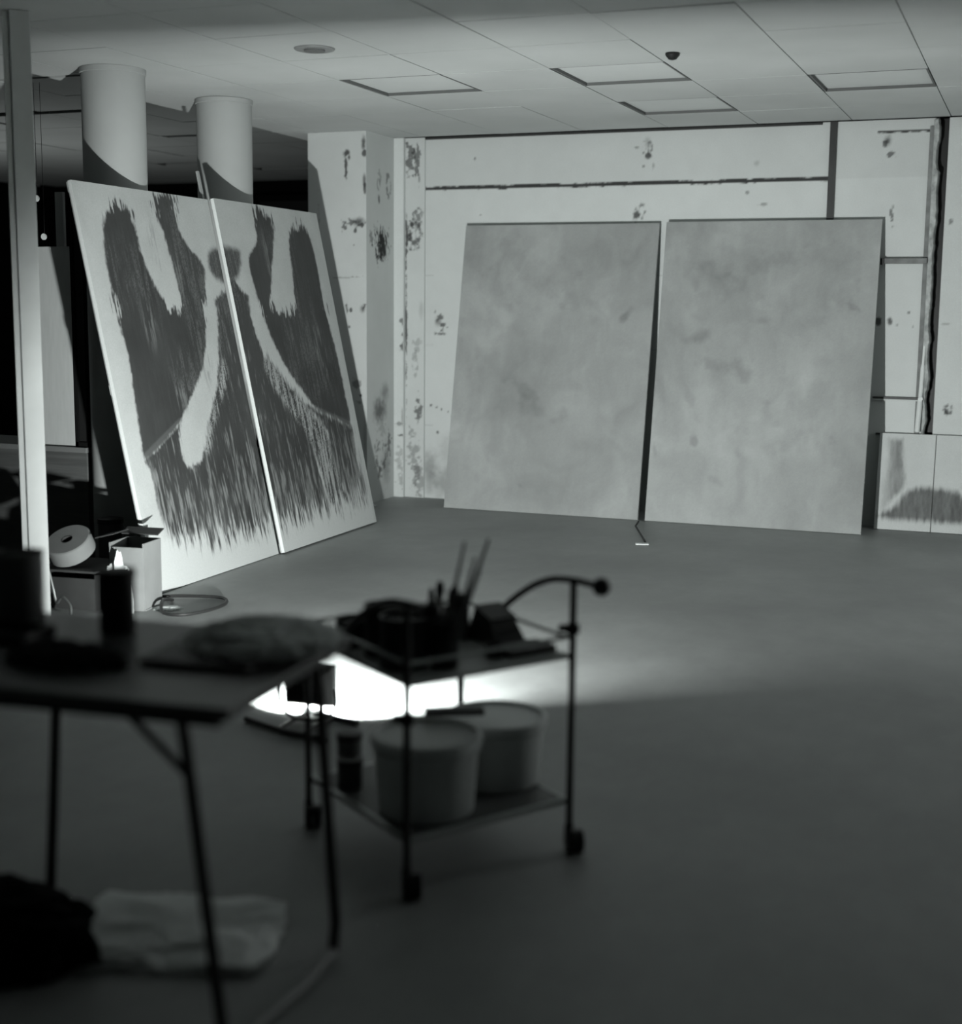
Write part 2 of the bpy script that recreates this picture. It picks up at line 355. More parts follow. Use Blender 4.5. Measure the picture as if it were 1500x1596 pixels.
struct(MB().box((-4.755, 9.36, H / 2), (0.458, 0.50, H - 0.002)).build('trim_6', m_white))
# seam between wall and ceiling, edge strip
struct(MB().box((-2.86, YB - 0.006, H - 0.008), (2.85, 0.016, 0.014)).build('trim_7', mat('seam_dark', 0.04, 0.8)))
# steel channel, brackets and torn joint at the right
struct(MB().box((-1.362, YB - 0.008, 1.4), (0.044, 0.016, 2.5)).box((-1.343, YB - 0.011, 1.4), (0.008, 0.022, 2.5)).build('trim_8', mat('channel', 0.035, 0.5, var=0.3, scale=5)))
t = thing('wall_rail', (-0.875, YB - 0.02, 1.752), 'grey steel rail at upper right, between right canvas and torn joint', 'rail')
MB().box((0, 0, 0), (0.29, 0.035, 0.036), bev=0.003).build('bar', mat('rail_grey', 0.16, 0.6, var=0.35, scale=14), t)
MB().box((-0.135, -0.02, -0.004), (0.02, 0.03, 0.042)).build('end_cap', m_black, t)
t = thing('wall_rail', (-0.875, YB - 0.015, 0.862), 'thin dark rail at lower right, ending at the pale tube', 'rail')
MB().box((0, 0, 0), (0.31, 0.026, 0.012)).build('bar', mat('rail_dark', 0.04, 0.5), t)
MB().box((0.0, -0.004, -0.012), (0.30, 0.02, 0.008)).build('ledge', m_white, t)
MB().lathe([(0.006, -0.012), (0.016, -0.010), (0.016, 0.010), (0.006, 0.012)], (0.15, -0.016, 0), n=16, axis=(0, -1, 0)).build('end_cap', m_paper, t, True)
struct(MB().box((-0.85, YB - 0.006, 0.622), (0.3, 0.02, 0.012)).build('trim_9', mat('seam_dark', 0.04, 0.8)))
o = tag(shift(MB().tube(ring_curve([(-0.736, YB - 0.02, 0.645), (-0.734, YB - 0.02, 0.70), (-0.728, YB - 0.02, 0.84), (-0.722, YB - 0.018, 1.06), (-0.716, YB - 0.012, 1.3)]), [0.017] * 17 + [0.014] * 8 + [0.009] * 8, 10).build('plastic_tube', m_paper, smooth=True), (-0.73, YB - 0.02, 0.645)), 'pale upright tube fixed beside the torn joint, low at the right', 'tube')
struct(MB().box((-0.67, YB + 0.06, H / 2), (0.12, 0.02, H)).build('trim_10', m_dark))
# ragged plaster edge left of the open joint
eb = MB(); random.seed(8); prev = None
for side in (0,):
    zs = np.arange(0.0, H, 0.022); L = []
    for z in zs:
        k = float(fbm(np.array([z * 7.0]), np.array([0.3]), 77)[0]); k2 = float(fbm(np.array([z * 26.0]), np.array([0.3]), 78)[0])
        xr = -0.70 + 0.035 * (k - 0.45) + 0.022 * (k2 - 0.5) + 0.022 * (1 - z / H); xl = -0.728 + (0.016 if z < 1.2 else 0) - 0.006 * (z / H)
        d = 0.018 + 0.022 * k2
        L.append([eb.bm.verts.new(p) for p in ((xl, YB - 0.002, z), (xl + 0.006, YB - 0.010 - d * .4, z), (xr - 0.008, YB - 0.008 - d, z), (xr, YB - 0.002 - d * 0.5, z), (xr + 0.002, YB + 0.05, z))])
    for a, b in zip(L, L[1:]):
        for k in range(4): eb.bm.faces.new((a[k], a[k + 1], b[k + 1], b[k]))
struct(eb.build('trim_11', mat('foam_edge', 0.42, 0.9, var=0.35, scale=22, bump=0.6, bscale=50)))
struct(MB().box((-0.742, YB - 0.004, 1.55), (0.03, 0.012, 2.1)).build('trim_12', mat('edge_grey_strip', 0.22, 0.8, var=0.3, scale=10)))  # grey strip along the crumbling edge
# remaining shell
struct(MB().box((2.55, 4.0, H / 2), (0.1, 14.0, H)).build('wall_side', m_grey))
struct(MB().box((-7.2, 12.42, H / 2 + 0.2), (5.6, 0.1, H + 0.4)).build('wall_far', mat('far_wall', 0.006, 0.8, spec=0.1)))
struct(MB().box((-10.0, 4.2, H / 2), (0.1, 16.4, H)).build('wall_outer', mat('far_wall', 0.006, 0.8, spec=0.1)))
struct(MB().box((-4.75, 11.0, H / 2), (0.1, 2.8, H)).build('wall_inner', mat('far_wall', 0.006, 0.8, spec=0.1)))
# dark windows on the far wall
wx = -9.9; n = 1
for k in range(3):
    t = bpy.data.objects.new('window_%d' % (k + 1), None); COL.objects.link(t); t.location = (-9.1 + k * 1.75, 12.33, 0.2); struct(t)
    f = MB()
    for sx in (-0.8, 0, 0.8): f.box((sx, 0, 1.15), (0.05, 0.05, 2.3))
    for sz in (0.02, 2.28): f.box((0, 0, sz), (1.65, 0.05, 0.05))
    f.build('window_frame', mat('window_black', 0.005, 0.8, spec=0.1), t)
    MB().box((0, 0.01, 1.15), (1.58, 0.006, 2.2)).build('pane', mat('night_glass', 0.006, 0.15), t)

# columns
def column(nm, x, y):
    o = MB().lathe([(0.166, 0.0), (0.166, H - 0.03), (0.172, H - 0.028), (0.172, H - 0.002)], n=64).build(nm, mat('column_paint', 0.34, 0.7, var=0.06, scale=2.5), None, True)
    o.location = (x, y, 0); return struct(o)
column('column', -4.65, 6.37); column('column', -4.69, 7.52)
# white post on the far left
o = MB().box((0, 0, H / 2), (0.085, 0.02, H), bev=0.003).box((-0.055, 0.01, H / 2), (0.025, 0.015, H - 0.01)).build('post', mat('post_white', 0.5, 0.6, var=0.05), None)
o.location = (-4.118, 5.0, 0); o.rotation_euler = (0, 0, math.radians(48)); struct(o)

# ------------------------------------------------------------------ the work lamp
def work_lamp():
    t = thing('work_lamp', LAMP_POS, 'black halogen work lamp standing on the floor behind the trolley, switched on', 'lamp')
    ang = math.atan2(LAMP_DIR.y, LAMP_DIR.x) - math.pi / 2; el = math.asin(LAMP_DIR.z)
    R = Matrix.Rotation(ang, 3, 'Z') @ Matrix.Rotation(el, 3, 'X'); c = Vector((0, 0, 0.135))
    def L(v): return c + R @ Vector(v)
    # housing: tapered box open to the front (+y local)
    def shell(name, prof, m, p=t):
        b = MB(); rings = []
        for (hw, hh, y) in prof: rings.append([b.bm.verts.new(L(v)) for v in ((-hw, y, -hh), (hw, y, -hh), (hw, y, hh), (-hw, y, hh))])
        for A, B in zip(rings, rings[1:]):
            for k in range(4): b.bm.faces.new((A[k], A[(k + 1) % 4], B[(k + 1) % 4], B[k]))
        b.bm.faces.new(rings[0]); b.bm.faces.new(rings[-1])
        return b.build(name, m, p)
    h = shell('housing', [(0.05, 0.03, -0.075), (0.062, 0.045, -0.06), (0.088, 0.07, 0.0), (0.092, 0.074, 0.018), (0.084, 0.066, 0.018), (0.05, 0.035, -0.035)], m_black)
    f = MB()
    for k in range(6):
        x = -0.05 + 0.02 * k; f.tube([L((x, -0.082, -0.03)), L((x, -0.082, 0.03))], 0.004, 8)
    f.build('cooling_fin', m_black, h)
    b = MB()
    for sx in (-1, 1): b.tube([L((sx * 0.086, 0.024, -0.07)), L((sx * 0.086, 0.024, 0.07))], 0.005, 8); b.tube([L((-0.086, 0.024, sx * 0.068)), L((0.086, 0.024, sx * 0.068))], 0.005, 8)
    b.build('rim', m_blackmetal, t)
    # bracket, handle and floor frame of bent tube
    b = MB(); b.tube(ring_curve([L((-0.1, -0.02, 0.0)), L((-0.1, -0.02, -0.06)), Vector((-0.05, -0.02, 0.02)), Vector((0.05, 0.01, 0.02)), L((0.1, -0.02, -0.06)), L((0.1, -0.02, 0.0))]), 0.006, 8)
    b.build('bracket', m_blackmetal, t)
    MB().tube(ring_curve([L((-0.04, -0.05, 0.05)), L((-0.04, -0.06, 0.11)), L((0.04, -0.06, 0.11)), L((0.04, -0.05, 0.05))]), 0.007, 8).build('handle', m_black, t)
    b = MB(); b.tube([(-0.21, -0.07, 0.011), (-0.01, -0.15, 0.011), (0.165, -0.18, 0.011)], 0.010, 10); b.tube([(-0.12, 0.12, 0.011), (0.17, 0.03, 0.011)], 0.010, 10)
    b.tube([(-0.05, -0.13, 0.012), (-0.05, 0.10, 0.012)], 0.008, 8); b.tube([(0.06, -0.16, 0.012), (0.06, 0.07, 0.012)], 0.008, 8)
    b.build('floor_frame', m_blackmetal, t)
    gl = bpy.data.materials.new('lit_bulb'); gl.use_nodes = True
    e = gl.node_tree.nodes.new('ShaderNodeEmission'); e.inputs[1].default_value = 40; e.inputs[0].default_value = (0.97, 1, 0.99, 1)
    gl.node_tree.links.new(e.outputs[0], gl.node_tree.nodes['Material Output'].inputs[0])
    MB().tube([L((-0.035, -0.0345, 0.026)), L((0.035, -0.0345, 0.026))], 0.004, 10).build('bulb', gl, t, True)
    li = bpy.data.lights.new('lamp_beam', 'AREA'); li.shape = 'RECTANGLE'; li.size = 0.06; li.size_y = 0.04; li.energy = LAMP_W
    li.color = (0.965, 1.0, 0.985)
    lo = bpy.data.objects.new('lamp_beam', li); COL.objects.link(lo); lo.parent = t
    lo.location = L((0, -0.033, 0)); lo.rotation_euler = LAMP_DIR.to_track_quat('-Z', 'Y').to_euler()
work_lamp()

# ------------------------------------------------------------------ left painting, two panels
A0 = Vector((-4.001, 5.724, 0.004)); TH = math.radians(78.0)
U = Vector((-0.033, 0.9995, 0)).normalized(); Nh = Vector((-U.y, U.x, 0)); V = Nh * math.cos(TH) + Vector((0, 0, 1)) * math.sin(TH); NN = U.cross(V)
PG = {
'lobe_l': [(0.218, 1.893), (0.356, 1.957), (0.444, 1.935), (0.47, 1.86), (0.482, 1.735), (0.511, 1.63), (0.551, 1.546), (0.604, 1.468), (0.658, 1.418), (0.772, 1.44), (0.778, 1.528), (0.761, 1.659), (0.74, 1.818), (0.704, 1.931), (0.713, 2.026), (0.89, 2.044), (0.89, 1.958), (0.901, 1.856), (0.953, 1.777), (1.031, 1.724), (1.07, 1.676), (1.061, 1.592), (1.023, 1.471), (0.956, 1.29), (0.88, 1.142), (0.772, 1.035), (0.612, 0.905), (0.501, 0.819), (0.256, 0.705), (0.135, 0.672), (0.14, 0.784), (0.151, 0.948), (0.175, 1.179), (0.154, 1.383), (0.152, 1.573), (0.163, 1.735)],
'lower_l': [(0.135, 0.672), (0.256, 0.705), (0.501, 0.819), (0.497, 0.775), (0.480, 0.654), (0.52, 0.59), (0.62, 0.60), (0.70, 0.66), (0.80, 0.80), (0.945, 0.985), (1.035, 1.137), (1.085, 1.288), (1.121, 1.41), (1.13, 1.479), (1.178, 1.506), (1.29, 1.511), (1.31, 1.254), (1.31, 0.784), (1.31, 0.375), (1.31, 0.067), (0.99, 0.076), (0.695, 0.079), (0.428, 0.101), (0.286, 0.14), (0.22, 0.235), (0.166, 0.423), (0.165, 0.589)],
'hole_l': [(1.172, 1.756), (1.253, 1.774), (1.31, 1.752), (1.31, 1.605), (1.213, 1.596), (1.148, 1.633), (1.14, 1.701)],
'leg_branch': [(1.079, 1.136), (1.09, 1.043), (0.963, 0.913), (0.844, 0.785), (0.775, 0.686), (0.724, 0.647), (0.708, 0.692), (0.845, 0.845), (0.983, 1.003)],
'tri_r': [(1.25, 1.508), (1.411, 1.518), (1.444, 1.49), (1.434, 1.379), (1.462, 1.251), (1.488, 1.138), (1.517, 1.025), (1.624, 0.922), (1.725, 0.834), (1.856, 0.725), (1.88, 0.571), (1.913, 0.347), (1.967, 0.083), (1.918, 0.059), (1.641, 0.055), (1.25, 0.066)],
'corner_r': [(1.869, 0.842), (2.058, 0.77), (2.248, 0.722), (2.461, 0.662), (2.458, 0.5), (2.487, 0.353), (2.517, 0.187), (2.502, 0.062), (2.328, 0.05), (2.168, 0.23), (2.089, 0.448), (2.121, 0.653), (1.972, 0.784)],
'lobe_r': [(1.745, 2.035), (1.918, 2.01), (1.943, 1.945), (1.863, 1.776), (1.778, 1.608), (1.724, 1.427), (1.963, 1.419), (2.058, 1.614), (2.08, 1.784), (2.137, 1.906), (2.248, 1.954), (2.357, 1.948), (2.417, 1.868), (2.43, 1.675), (2.428, 1.446), (2.449, 1.269), (2.47, 1.09), (2.475, 0.876), (2.463, 0.665), (2.25, 0.727), (2.047, 0.788), (1.872, 0.934), (1.728, 1.09), (1.611, 1.297), (1.559, 1.491), (1.536, 1.635), (1.549, 1.731), (1.634, 1.799), (1.697, 1.866)],
'hole_r': [(1.25, 1.771), (1.433, 1.771), (1.447, 1.719), (1.412, 1.647), (1.351, 1.602), (1.25, 1.60)],
'leg_r_streak': [(1.491, 1.122), (1.556, 1.12), (1.691, 1.001), (1.869, 0.842), (2.062, 0.692), (2.11, 0.585), (2.13, 0.409), (2.282, 0.127), (2.406, 0.039), (2.014, 0.059), (1.967, 0.169), (1.912, 0.432), (1.849, 0.624), (1.705, 0.786), (1.539, 0.959), (1.485, 1.026)]}
GROUND, DARK = 0.41, 0.040
def painting(u, v, seed):
    wob = (fbm(u * 26, v * 26, seed) - 0.5) * 0.02 + (fbm(u * 80, v * 60, seed + 4, 3) - 0.5) * 0.016
    s1_ = fbm(u * 66, v * 7.0, seed + 1, 4)           # vertical brush streaks, coarse and fine
    s2_ = fbm(u * 150, v * 14, seed + 2, 3)
    strk = 0.6 * s1_ + 0.4 * s2_
    spk = fbm(u * 190, v * 190, seed + 12, 2)
    c = np.full(u.shape, GROUND) * (0.90 + 0.20 * fbm(u * 7, v * 7, seed + 3)) * (0.94 + 0.12 * spk)
    def lay(c, key, val, f=0.012, amp=0.0, soft=0.0):
        d = sdpoly(u, v, poly_smooth(PG[key], 4)) + wob + (strk - 0.5) * amp
        a = sm(d, -f - soft, f + soft * 0.5)
        return c * (1 - a) + val * a
    dk = DARK * (0.7 + 0.7 * fbm(u * 4, v * 4, seed + 7)) * (0.8 + 0.4 * strk)
    # worn, paler passages inside the dark fields
    big = fbm(u * 3.0, v * 1.9, seed + 9, 3)
    dk = dk + 0.055 * sm(big, 0.46, 0.72) * sm(strk, 0.38, 0.64) * sm(spk, 0.3, 0.6)
    # dry vertical strokes letting the ground through, more of them towards the bottom
    lowm = 1 - sm(v, 0.12, 0.95)
    dry = sm(strk + 0.26 * lowm * (0.3 + fbm(u * 5, v * 2.5, seed + 20, 3)) , 0.60, 0.80)
    dk2 = dk + 0.07 * (1 - sm(v, 0.08, 0.6)) * sm(strk, 0.3, 0.6)
    dkl = dk2 + (GROUND * 0.5 - dk2) * dry * 0.8
    ends = 0.22 * sm(v, 1.86, 1.98) + 0.22 * (1 - sm(np.abs(v - 1.43), 0.02, 0.12))
    rag = 0.20 * (1 - sm(v, 0.05, 0.38)) + 0.05
    sft = 0.06 * (1 - sm(v, 0.05, 0.4))
    c = lay(c, 'lobe_l', dk, amp=ends + 0.02); c = lay(c, 'lobe_r', dk, amp=ends + 0.02)
    c = lay(c, 'lower_l', dkl, amp=rag, soft=sft); c = lay(c, 'tri_r', dkl, amp=rag, soft=sft)
    c = lay(c, 'corner_r', dkl, amp=0.16 + 0.1 * lowm, soft=0.015)
    c0_ = c; c = lay(c, 'leg_r_streak', dkl, amp=0.1, soft=0.01)
    for k in ('hole_l', 'hole_r'): c = lay(c, k, dk * 1.2, f=0.026)
    for k, th in (('leg_branch', 0.50), ('leg_r_streak', 0.50)):
        d = sdpoly(u, v, poly_smooth(PG[k], 4)); a = sm(d, -0.03, 0.02) * sm(strk + (spk - 0.5) * 0.35, th - 0.07, th + 0.11)
        c = c * (1 - a) + GROUND * 0.75 * a
    # narrow dry streaks down the borders of the two pale strokes at the top
    for x, y, rx, ry in ((0.62, 1.75, 0.06, 0.25), (0.80, 1.62, 0.03, 0.2), (1.78, 1.75, .05, .22), (0.60, 0.95, .16, .10), (0.42, 1.35, .08, .18), (1.55, 1.1, .05, .12), (2.25, 1.15, .1, .25), (0.22, .45, .08, .25), (2.3, .35, .16, .28), (.9, 1.12, .08, .2)):
        d = np.hypot((u - x) / rx, (v - y) / ry); a = 0.5 * sm(1 - d, 0, 0.7) * sm(strk, 0.5, 0.62)
        c = c * (1 - a) + (GROUND * 0.5) * a
    for P in (((0.12, 0.67), (0.52, 0.83)), ((2.04, 0.79), (2.47, 0.665))):
        (x1, y1), (x2, y2) = P; t = np.clip(((u - x1) * (x2 - x1) + (v - y1) * (y2 - y1)) / ((x2 - x1) ** 2 + (y2 - y1) ** 2), 0, 1)
        d = np.hypot(u - x1 - t * (x2 - x1), v - y1 - t * (y2 - y1)); a = 0.10 * sm(0.025 - d, 0, 0.012)
        c = c * (1 - a) + GROUND * a
    a = sm(0.115 + 0.05 * lowm + 0.22 * (s1_ - 0.5) + 0.25 * (s2_ - .5) - v + 0.07 * sm(0.6 - u, 0, .3), -0.09, 0.04); c = c * (1 - a) + GROUND * 1.1 * a
    a = sm(0.035 - u, 0, 0.02) + sm(u - 2.53, 0, 0.02); c = c * (1 - a) + GROUND * a
    return c
m_art = attr_mat('oil_on_canvas', 0.6, 0.07, 0.2, 220)
def rod(mb, a, b, wd, dp, nrm):     # rectangular bar from a to b, depth along nrm
    d = (b - a); L_ = d.length; d = d / L_; s_ = d.cross(nrm).normalized()
    R = Matrix((s_, d, nrm)).transposed(); mb.box((a + b) / 2, (wd, L_, dp), R)
def stretched(name, org, U, V, W, Ht, fn, label, cat, group, res=0.006, mt=None, depth=0.022):
    org = Vector(org); N = U.cross(V); t = thing(name, org, label, cat, 0, group)
    o = grid_panel('canvas', (0, 0, 0), U, V, W, Ht, res, fn, mt or m_art, t, 0.020)
    b = MB(); e = 0.03; depth = 0.008; z = -N * (0.0205 + depth / 2)
    P = lambda u, v: U * u + V * v + z
    for a, c in (((0, e), (W, e)), ((0, Ht - e), (W, Ht - e)), ((0, Ht / 2), (W, Ht / 2)), ((e, 0), (e, Ht)), ((W - e, 0), (W - e, Ht))):
        rod(b, P(*a), P(*c), 0.05, depth, N)
    b.build('stretcher', mat('stretcher_wood', 0.3, 0.7, var=0.15, scale=6), t)
    return t
HP = 2.06; WP = 1.268
stretched('painting_panel', A0 + NN * 0.0, U, V, WP, HP, lambda u, v: painting(u, v, 3), 'left panel of the dark abstract painting leaning on the columns, nearest the camera', 'painting', 'abstract diptych')
stretched('painting_panel', A0 + U * 1.274 + NN * 0.036, U, V, 2.573 - 1.274, HP, lambda u, v: painting(u + 1.274, v, 3), 'right panel of the dark abstract painting, the one beside the stained pier', 'painting', 'abstract diptych')
b = MB(); rod(b, A0 + U * 1.279 - NN * 0.035 + V * 0.02, A0 + U * 1.279 - NN * 0.035 + V * 2.23, 0.020, 0.012, NN)
tag(shift(b.build('wooden_lath', mat('lath', 0.3, 0.7, var=0.1)), A0 + U * 1.279), 'thin wooden lath standing behind the painting joint, its top poking above', 'lath')

# ------------------------------------------------------------------ two grey canvases at the back wall
YB0, YT0 = 9.19, 9.575
def blotchy(seed, base, spots):
    def fn(u, v):
        wx = u + 0.5 * (fbm(u * 2.5, v * 2.5, seed + 21) - 0.5); wy = v + 0.5 * (fbm(u * 2.5, v * 2.5, seed + 22) - 0.5)
        c = base * (0.72 + 0.56 * fbm(wx * 2.0, wy * 2.0, seed, 5)) * (0.82 + 0.36 * fbm(wx * 7, wy * 5, seed + 5, 5))
        st = fbm(u * 30, v * 6, seed + 8, 3); c = c * (0.96 + 0.08 * st) * (0.95 + 0.10 * fbm(u * 160, v * 160, seed + 9, 2))
        for x, y, rx, ry, k in spots:
            ang = 0.6 * math.sin(x * 9); dx, dy = u - x, v - y
            dx, dy = dx * math.cos(ang) + dy * math.sin(ang), -dx * math.sin(ang) + dy * math.cos(ang)
            nn = fbm(u * 13, v * 13, seed + 11, 4) - .5
            d = np.hypot(dx / rx, dy / ry); a = k * sm(1.15 - d + nn * 2.0, 0, 1.0); c = c * (1 - a)
        return c
    return fn
s1 = [(1.24, 1.40, .04, .09, .32), (.55, 1.7, .3, .12, .12), (.3, 1.5, .1, .25, .10), (.55, .86, .17, .05, .16), (.62, .74, .12, .07, .16), (.8, .66, .12, .06, .12), (.9, 1.55, .12, .3, .10), (.25, 1.05, .12, .16, .08), (.55, .2, .07, .02, .12), (1.05, 1.8, .25, .12, .08), (.1, 1.8, .1, .12, .12)]
s2 = [(.42, 1.62, .22, .12, .16), (.75, 1.78, .3, .07, .14), (.28, 1.26, .10, .05, .20), (.36, 1.08, .12, .05, .20), (.60, 1.03, .12, .09, .22), (.72, 1.38, .1, .04, .16), (1.22, 1.52, .1, .12, .18), (1.28, 1.48, .08, .02, .15), (.26, .83, .035, .16, .14), (.30, .56, .03, .04, .26), (.8, .75, .22, .08, .10), (.95, .6, .2, .07, .10), (1.2, .62, .06, .05, .18), (.45, .3, .1, .03, .12), (1.05, .9, .25, .2, .07), (.03, .5, .02, .06, .2), (1.0, 1.35, .12, .08, .1)]
m_grisaille = attr_mat('grey_primed_canvas', 0.7, 0.05, 0.2, 250)
def leaner(bx, by, tx, ty, W, Ht, fn, label, group, **kw):
    o0 = Vector((bx, by, 0.004)); top = Vector((tx, ty, 0)); d = Vector((tx - bx, ty - by, 0))
    V_ = Vector((d.x, d.y, math.sqrt(Ht * Ht - d.length_squared))).normalized()
    return o0, V_
def lean_panel(name, BL, BR, TLxy, Ht, fn, label, cat, group, res=0.009, mt=None):
    BL = Vector((*BL, 0.004)); BR = Vector((*BR, 0.004)); Uv = (BR - BL); W = Uv.length; Uv.normalize()
    d = Vector((TLxy[0] - BL.x, TLxy[1] - BL.y, 0)); d -= Uv * d.dot(Uv)
    Vv = Vector((d.x, d.y, math.sqrt(Ht * Ht - d.length_squared))).normalized()
    return stretched(name, BL, Uv, Vv, W, Ht, fn, label, cat, group, res, mt)
EDGE = 0.62
lean_panel('canvas_panel', (-3.932, 9.150), (-2.499, 9.160), (-3.90, 9.54), 2.045, blotchy(31, 0.33, s1), 'left of two tall blank grey canvases leaning on the back wall', 'canvas', 'grey canvases at the back wall', mt=m_grisaille)
lean_panel('canvas_panel', (-2.447, 9.155), (-1.018, 9.165), (-2.44, 9.54), 2.05, blotchy(52, 0.33, s2), 'right of two tall blank grey canvases, beside the wall rails and torn joint', 'canvas', 'grey canvases at the back wall', mt=m_grisaille)

# small study of two panels on the floor at the right
def study(off):
    def fn(u, v):
        x = u + off; c = np.full(u.shape, 0.56) * (0.95 + 0.1 * fbm(x * 12, v * 12, 5))
        n_ = fbm(x * 60, v * 14, 6)
        a1 = sdpoly(x, v, [(.05, .60), (.150, .60), (.165, .42), (.185, .31), (.17, .27), (.01, .08), (.02, .25), (.06, .40)]) + (n_ - .5) * .03
        c = c * (1 - 0.62 * sm(a1, -.02, .03) * sm(x, -0.02, 0.14) * (0.7 + .5 * n_))
        a2 = sdpoly(x, v, poly_smooth([(.05, .07), (.12, .16), (.18, .25), (.25, .285), (.42, .29), (.53, .26), (.60, .17), (.67, .07)], 4)) + (n_ - .5) * .03
        c = c * (1 - 0.80 * sm(a2, -.02, .035) * (0.8 + .3 * n_))
        a3 = sdpoly(x, v, [(.64, .62), (.56, .60), (.55, .40), (.53, .30), (.70, .05), (.72, .05), (.72, .16), (.66, .32)])
        return c * (1 - 0.5 * sm(a3, -.015, .05))
    return fn
stretched('study_panel', (-0.968, 9.46, 0.004), Vector((1, 0, 0)), Vector((0.0, 0.16, 0.987)).normalized(), 0.355, 0.635, study(0), 'left panel of the small sketch painting standing on the floor at the right', 'painting', 'small study', res=0.005)
stretched('study_panel', (-0.608, 9.46, 0.004), Vector((1, 0, 0)), Vector((0.0, 0.16, 0.987)).normalized(), 0.36, 0.635, study(0.36), 'right panel of the small sketch painting, below the dark open joint', 'painting', 'small study', res=0.005)

# floor joint strip and scrap
tag(shift(MB().tube([(-2.475, 9.10, 0.003), (-2.44, 8.9, 0.003), (-2.21, 8.30, 0.003)], 0.006, 6).build('crack', mat('seam_dark', 0.04, 0.8)), (-2.3, 8.6, 0)), 'thin dark cord on the floor running out from between the grey canvases', 'crack')
tag(shift(MB().box((-2.21, 8.22, 0.004), (0.08, 0.05, 0.006), 0.3).build('tape_scrap', m_paper), (-2.21, 8.22, 0)), 'small white scrap of tape on the floor in front of the grey canvases', 'tape')
# plaster rubble at the pier foot
o = MB(); random.seed(3)
b2 = bmesh.new(); bmesh.ops.create_icosphere(b2, subdivisions=3, radius=0.05)
for v in b2.verts: v.co = Vector((v.co.x * 1.4, v.co.y, max(-0.0, v.co.z * 0.7))) * (1 + 0.35 * mn.noise(v.co * 40))
o.add(b2); o = o.build('plaster_lump', mat('rubble', 0.35, 0.9, var=0.3, scale=20)); o.location = (-4.47, 8.99, 0.0); tag(o, 'small crumbled lump of plaster at the foot of the stained pier', 'rubble')

# ------------------------------------------------------------------ far left: cabinet, boards, window strips
t = thing('low_cabinet', (-5.33, 6.51, 0), 'low grey cabinet behind the left column, boards standing on it', 'cabinet')
MB().box((0.0, 0, 0.307), (0.97, 0.40, 0.614), bev=0.003).build('body', mat('brushed_grey', 0.08, 0.5, var=0.2, scale=3, stretch=(1, 1, 16)), t)
MB().box((0.0, -0.002, 0.629), (0.98, 0.42, 0.030), bev=0.003).build('worktop', mat('cabinet_top', 0.14, 0.5), t)
tag(shift(MB().box((-5.04, 6.335, 1.188), (0.225, 0.02, 1.086)).build('pale_board', mat('board_a', 0.42, 0.7, var=0.05, stretch=(8, 8, 1))), (-5.04, 6.335, 0.645)), 'wide pale board standing on the low cabinet at the far left', 'board')
tag(shift(MB().box((-5.025, 6.38, 1.335), (0.052, 0.02, 1.38)).build('batten', mat('board_b', 0.3, 0.7, var=0.05)), (-5.025, 6.38, 0.645)), 'narrow pale batten standing taller behind the pale board', 'batten')
t = thing('window_shutter', (-4.865, 6.335, 0.645), 'narrow black slatted shutter standing on the cabinet beside the pale board', 'shutter')
b = MB(); b.box((-0.052, 0, 0.66), (0.018, 0.03, 1.32)).box((0.03, 0, 0.66), (0.024, 0.03, 1.32)).box((-0.01, 0, 1.31), (0.10, 0.03, 0.025)).box((-0.01, 0, 0.014), (0.10, 0.03, 0.025)).build('frame', mat('window_black', 0.005, 0.8), t)
b = MB().box((-0.012, 0.006, 0.66), (0.062, 0.012, 1.30)).build('panel', mat('shutter_dark', 0.008, 0.6), t)
for k, (x, z) in enumerate(((-5.14, 1.99), (-5.10, 1.785))):
    t = thing('hanging_tag', (x, 6.33, z), ['upper small white disc at the far left, beside the batten', 'lower small white disc at the far left, just above the pale board'][k], 'tag', group='small white discs')
    MB().lathe([(0.004, -0.004), (0.017, -0.004), (0.017, 0.004), (0.004, 0.004)], (0, 0, 0), n=20, axis=(0, 1, 0)).build('disc', m_paper, t, True)
    MB().tube([(0, 0.006, 0.015), (0.0, 0.006, 2.6 - z)], 0.0015, 5).build('string', m_black, t)

# ------------------------------------------------------------------ clutter on the floor behind the table
t = thing('wooden_crate', (-4.215, 5.46, 0), 'dark wooden crate on the floor under the paper roll', 'crate', 0.12)
for sx in (-1, 1): MB().box((sx * 0.145, 0, 0.085), (0.012, 0.34, 0.17)).build('side', mat('crate_side', 0.02, 0.7, var=0.2), t)
MB().box((0, -0.165, 0.075), (0.28, 0.012, 0.15)).box((0, 0.165, 0.085), (0.28, 0.012, 0.17)).box((0, 0, 0.006), (0.28, 0.32, 0.012)).build('end_panel', mat('crate_end', 0.03, 0.7, var=0.2), t)
MB().box((-0.03, 0.02, 0.176), (0.32, 0.34, 0.01)).build('lid', mat('crate_lid', 0.04, 0.7, var=0.2), t)
t = thing('paper_roll', (-4.275, 5.44, 0.24), 'fat roll of paper towel with dark core, tipped on the crate', 'paper roll', 0)
t.rotation_euler = (0.55, 0, 0)
MB().lathe([(0.0005, 0.02), (0.028, 0.02), (0.028, 0.085), (0.106, 0.085), (0.112, 0.08), (0.112, 0.005), (0.106, 0.0), (0.0005, 0.0)], n=48).build('roll', mat('tissue', 0.16, 0.9, var=0.08), t, True)
MB().lathe([(0.0005, 0.021), (0.0275, 0.021), (0.0275, 0.086), (0.0255, 0.086), (0.0255, 0.024), (0.0005, 0.024)], n=32).build('core', mat('core_dark', 0.03, 0.8), t, True)

